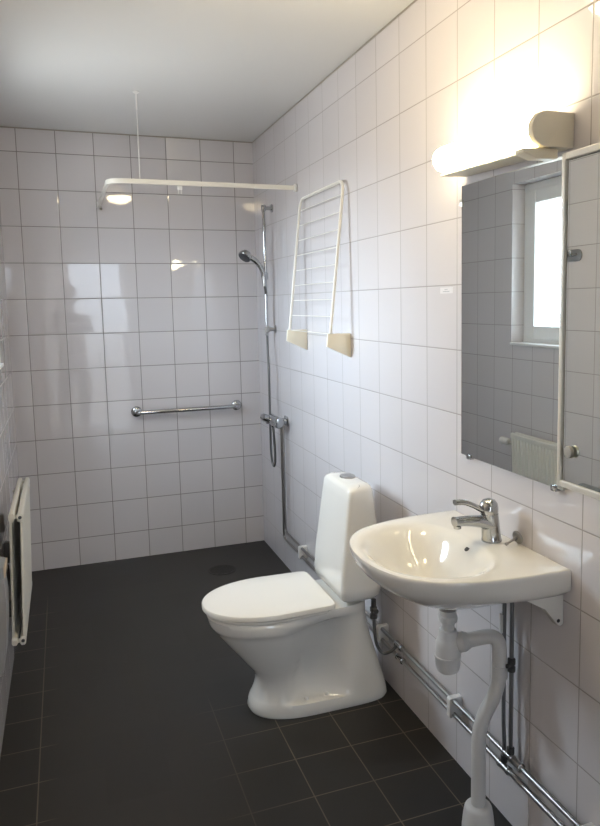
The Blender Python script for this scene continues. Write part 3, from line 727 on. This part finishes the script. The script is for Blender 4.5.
# round ceiling lamp, above the camera side, seen as a reflection in the back wall
dl = thing('ceiling_lamp', (-.62, -2.47, H), 'lit round glass dome lamp on the ceiling, mirrored in the back tiles', 'ceiling lamp')
bm = B(); lathe(bm, [(.095, -.0005), (.095, -.012), (.09, -.015), (.05, -.015)], (-.62, -2.47, H), 'Z', 40); obj('lamp_base', bm, 'plastic', dl)
bm = B(); lathe(bm, [(.100, -.013), (.102, -.020), (.098, -.034), (.086, -.050), (.064, -.063), (.035, -.070), (.008, -.072)], (-.62, -2.47, H), 'Z', 40); obj('dome', bm, 'dome', dl)

# ------------------------------------------------------------------ the photographer, standing in the doorway behind the camera (seen as a dark shape mirrored in the back tiles)
def skin(verts, edges, radii, root=0, sub=2):
    me = bpy.data.meshes.new('t'); me.from_pydata(verts, edges, []); o = bpy.data.objects.new('t', me); C.objects.link(o)
    m = o.modifiers.new('s', 'SKIN'); m.use_smooth_shade = True
    for i, rd in enumerate(radii):
        sv = me.skin_vertices[0].data[i]; sv.radius = rd if isinstance(rd, tuple) else (rd, rd); sv.use_root = i == root
    if sub:
        q = o.modifiers.new('d', 'SUBSURF'); q.levels = sub; q.render_levels = sub
    dg = bpy.context.evaluated_depsgraph_get(); r = bpy.data.meshes.new_from_object(o.evaluated_get(dg))
    bpy.data.objects.remove(o); b = B(); b.from_mesh(r); bpy.data.meshes.remove(r); return b
def chain(pts, rad, b=None):
    k = skin(pts, [(i, i + 1) for i in range(len(pts) - 1)], rad)
    if b is None: return k
    tm = bpy.data.meshes.new('t'); k.to_mesh(tm); k.free(); b.from_mesh(tm); bpy.data.meshes.remove(tm); return b
px, py = -1.03, -4.89
def P(x, y, z): return (px + x, py + y, z)
pe = thing('person', (px, py, 0), 'person in dark top and jeans in the doorway, mirrored in the back tiles', 'person')
ph = Vector((-1.125, -4.493, 1.505))
V = [P(0, 0, .93), P(0, 0, 1.08), P(0, .01, 1.25), P(0, 0, 1.40), P(0, 0, 1.47), P(0, .015, 1.53), P(0, .02, 1.63), P(0, .015, 1.71),
     P(.17, -.01, 1.41), P(.23, .06, 1.18), P(.09, .30, 1.36), (ph.x + .092, ph.y - .055, ph.z - .015),
     P(-.17, -.01, 1.41), P(-.25, .06, 1.18), P(-.22, .28, 1.36), (ph.x - .092, ph.y - .055, ph.z - .015),
     P(.095, 0, .88), P(.105, .015, .48), P(.11, -.01, .09), P(.12, .13, .04), P(-.095, 0, .88), P(-.105, .015, .48), P(-.11, -.01, .09), P(-.12, .13, .04)]
Ed = [(0, 1), (1, 2), (2, 3), (3, 4), (4, 5), (5, 6), (6, 7), (3, 8), (8, 9), (9, 10), (10, 11), (3, 12), (12, 13), (13, 14), (14, 15), (0, 16), (16, 17), (17, 18), (18, 19), (0, 20), (20, 21), (21, 22), (22, 23)]
Rd = [(.14, .095), (.135, .09), (.15, .105), (.135, .085), .050, (.050, .056), (.074, .090), (.055, .07), .058, .044, .036, .026, .058, .044, .036, .026, .085, .058, .04, .03, .085, .058, .04, .03]
bm = skin(V, Ed, Rd)
for sgn in (1, -1):                                     # hands: palm, four fingers along the phone's edge, thumb on its back
    w0 = Vector((ph.x + sgn * .092, ph.y - .055, ph.z - .015)); kn = Vector((ph.x + sgn * .088, ph.y - .004 - .01, ph.z + .01))
    chain([w0, (w0 + kn) / 2, kn], [(.024, .014), (.032, .015), (.030, .012)], bm)
    for i, ln in enumerate((.9, 1., .95, .78)):
        b0 = kn + Vector((0, -.004, .028 - i * .019)); chain([b0 - Vector((0, .012, 0)), b0 + Vector((-sgn * .004, .006, 0)), b0 + Vector((-sgn * .022 * ln, .010, 0)), b0 + Vector((-sgn * .034 * ln, .006, 0))], [.009, .0085, .008, .007], bm)
    t0 = w0 + Vector((-sgn * .012, .012, .012)); chain([t0, t0 + Vector((-sgn * .022, .012, .016)), t0 + Vector((-sgn * .042, .018, .022))], [.012, .010, .008], bm)
hc = Vector(P(0, .02, 1.63))
chain([hc + Vector((0, .080, .012)), hc + Vector((0, .098, -.012)), hc + Vector((0, .112, -.030))], [.008, .011, .013], bm)      # nose
for sgn in (1, -1): chain([hc + Vector((sgn * .076, -.005, .015)), hc + Vector((sgn * .088, -.012, .005)), hc + Vector((sgn * .078, -.004, -.022))], [.010, .012, .008], bm)   # ears
obj('body', bm, 'skin', pe)
for sgn in (1, -1): obj('eye', lathe(B(), [(.003, 0), (.012, .004), (.012, .010), (.003, .013)], hc + Vector((sgn * .032, .076, .010)), 'Y', 14), 'leather', pe)
bm = chain([hc + Vector((-.02, .096, -.062)), hc + Vector((0, .100, -.062)), hc + Vector((.02, .096, -.062))], [.006, .008, .006]); obj('mouth', bm, 'skin', pe)
bm = B(); bmesh.ops.create_uvsphere(bm, u_segments=28, v_segments=18, radius=1)
for v in bm.verts:                                      # short hair: a cap that stops at the brow and reaches the nape
    x, y, z = v.co; zz = max(z, -.05 + .75 * max(0, y + .35) if y > -.35 else -.55)
    v.co = hc + Vector((x * .092, y * .108 - .012, zz * .108 + .012))
obj('hair', bm, 'hair', pe)
bm = skin([P(0, 0, .86), P(0, 0, .96)] + [V[i] for i in (1, 2, 3, 8, 9, 10, 12, 13, 14)] + [tuple((Vector(V[10]) * .3 + Vector(V[11]) * .7)), tuple((Vector(V[14]) * .3 + Vector(V[15]) * .7))], [(0, 1), (1, 2), (2, 3), (3, 4), (4, 5), (5, 6), (6, 7), (7, 11), (4, 8), (8, 9), (9, 10), (10, 12)],
    [(.185, .135), (.182, .132), (.172, .122), (.176, .128), (.158, .108), .074, .058, .049, .074, .058, .049, .040, .040]); obj('sweater', bm, 'cloth', pe)
bm = skin([P(0, 0, 1.00), P(0, 0, .90)] + [P(.095, 0, .78), V[17], P(.11, -.01, .10), P(-.095, 0, .78), V[21], P(-.11, -.01, .10)], [(0, 1), (1, 2), (2, 3), (3, 4), (1, 5), (5, 6), (6, 7)], [(.172, .124), (.172, .122), .098, .076, .064, .098, .076, .064]); obj('jeans', bm, 'denim', pe)
for sgn in (1, -1):
    bm = skin([P(sgn * .11, -.05, .048), P(sgn * .115, .03, .045), P(sgn * .12, .12, .040), P(sgn * .122, .18, .034)], [(0, 1), (1, 2), (2, 3)], [(.042, .045), (.046, .044), (.048, .038), (.036, .030)]); obj('shoe', bm, 'leather', pe)
tag(obj('phone', box(B(), ph.x - .075, ph.x + .075, ph.y - .004, ph.y + .004, ph.z - .036, ph.z + .036, .003), 'phone'), 'black phone held up by the person in the doorway behind the camera', 'phone')

# ------------------------------------------------------------------ light and camera
w = bpy.data.worlds.new('overcast sky'); bpy.context.scene.world = w; w.use_nodes = True
wn = w.node_tree; bg = wn.nodes['Background']; bg.inputs[1].default_value = 16.
wt = wn.nodes.new('ShaderNodeTexCoord'); ws = wn.nodes.new('ShaderNodeSeparateXYZ'); wn.links.new(wt.outputs['Generated'], ws.inputs[0])
wr = wn.nodes.new('ShaderNodeValToRGB'); wm = wn.nodes.new('ShaderNodeMapRange'); wm.inputs['From Min'].default_value = -1; wn.links.new(ws.outputs['Z'], wm.inputs['Value']); wn.links.new(wm.outputs[0], wr.inputs[0])
wr.color_ramp.elements[0].position = .46; wr.color_ramp.elements[0].color = (.28, .28, .28, 1); wr.color_ramp.elements[1].position = .52; wr.color_ramp.elements[1].color = (.78, .88, 1., 1)
wy = wn.nodes.new('ShaderNodeMapRange'); wy.interpolation_type = 'SMOOTHSTEP'; wy.inputs['From Min'].default_value = -.6; wy.inputs['From Max'].default_value = .95; wy.inputs['To Min'].default_value = .75; wy.inputs['To Max'].default_value = 2.5; wn.links.new(ws.outputs['Y'], wy.inputs['Value'])
wx = wn.nodes.new('ShaderNodeVectorMath'); wx.operation = 'SCALE'; wn.links.new(wr.outputs[0], wx.inputs[0]); wn.links.new(wy.outputs[0], wx.inputs['Scale'])      # brighter half of the sky
wn.links.new(wx.outputs[0], bg.inputs[0])
def portal(name, loc, sx, sy, rot):
    l = bpy.data.lights.new(name, 'AREA'); l.shape = 'RECTANGLE'; l.size = sx; l.size_y = sy; l.cycles.is_portal = True
    o = bpy.data.objects.new(name, l); C.objects.link(o); o.location = loc; o.rotation_euler = rot
portal('window daylight portal', (FX - .08, (WY0 + WY1) / 2, (WZ0 + WZ1) / 2), .94, .70, (0, -PI / 2, 0))
portal('door daylight portal', (-.65, HY - .09, 1.15), .8, 2.1, (PI / 2, 0, 0))

cam = bpy.data.cameras.new('camera'); co = bpy.data.objects.new('camera', cam); C.objects.link(co)
F = 730.4776; yaw, pit, rol = .36389783, -.1154153, -.01691949
f = Vector((math.sin(yaw) * math.cos(pit), math.cos(yaw) * math.cos(pit), math.sin(pit)))
r0 = Vector((math.cos(yaw), -math.sin(yaw), 0)); u0 = r0.cross(f)
r = math.cos(rol) * r0 + math.sin(rol) * u0; u = -math.sin(rol) * r0 + math.cos(rol) * u0
co.matrix_world = Matrix(((r.x, u.x, -f.x, -1.13395), (r.y, u.y, -f.y, -4.46244), (r.z, u.z, -f.z, 1.51343), (0, 0, 0, 1)))
cam.sensor_fit = 'VERTICAL'; cam.sensor_height = 36; cam.sensor_width = 36; cam.lens = 36 * F / 826
cam.shift_x = -43.484 / 826; cam.shift_y = -25.304 / 826; cam.clip_start = .02
sc = bpy.context.scene; sc.camera = co
vs = sc.view_settings; vs.view_transform = 'Standard'; vs.look = 'None'; vs.gamma = 1; vs.use_curve_mapping = False; vs.exposure = .67
sc.cycles.max_bounces = 12; sc.cycles.diffuse_bounces = 6; sc.cycles.glossy_bounces = 6; sc.cycles.transparent_max_bounces = 12
sc.cycles.use_denoising = True; sc.cycles.sample_clamp_indirect = 6
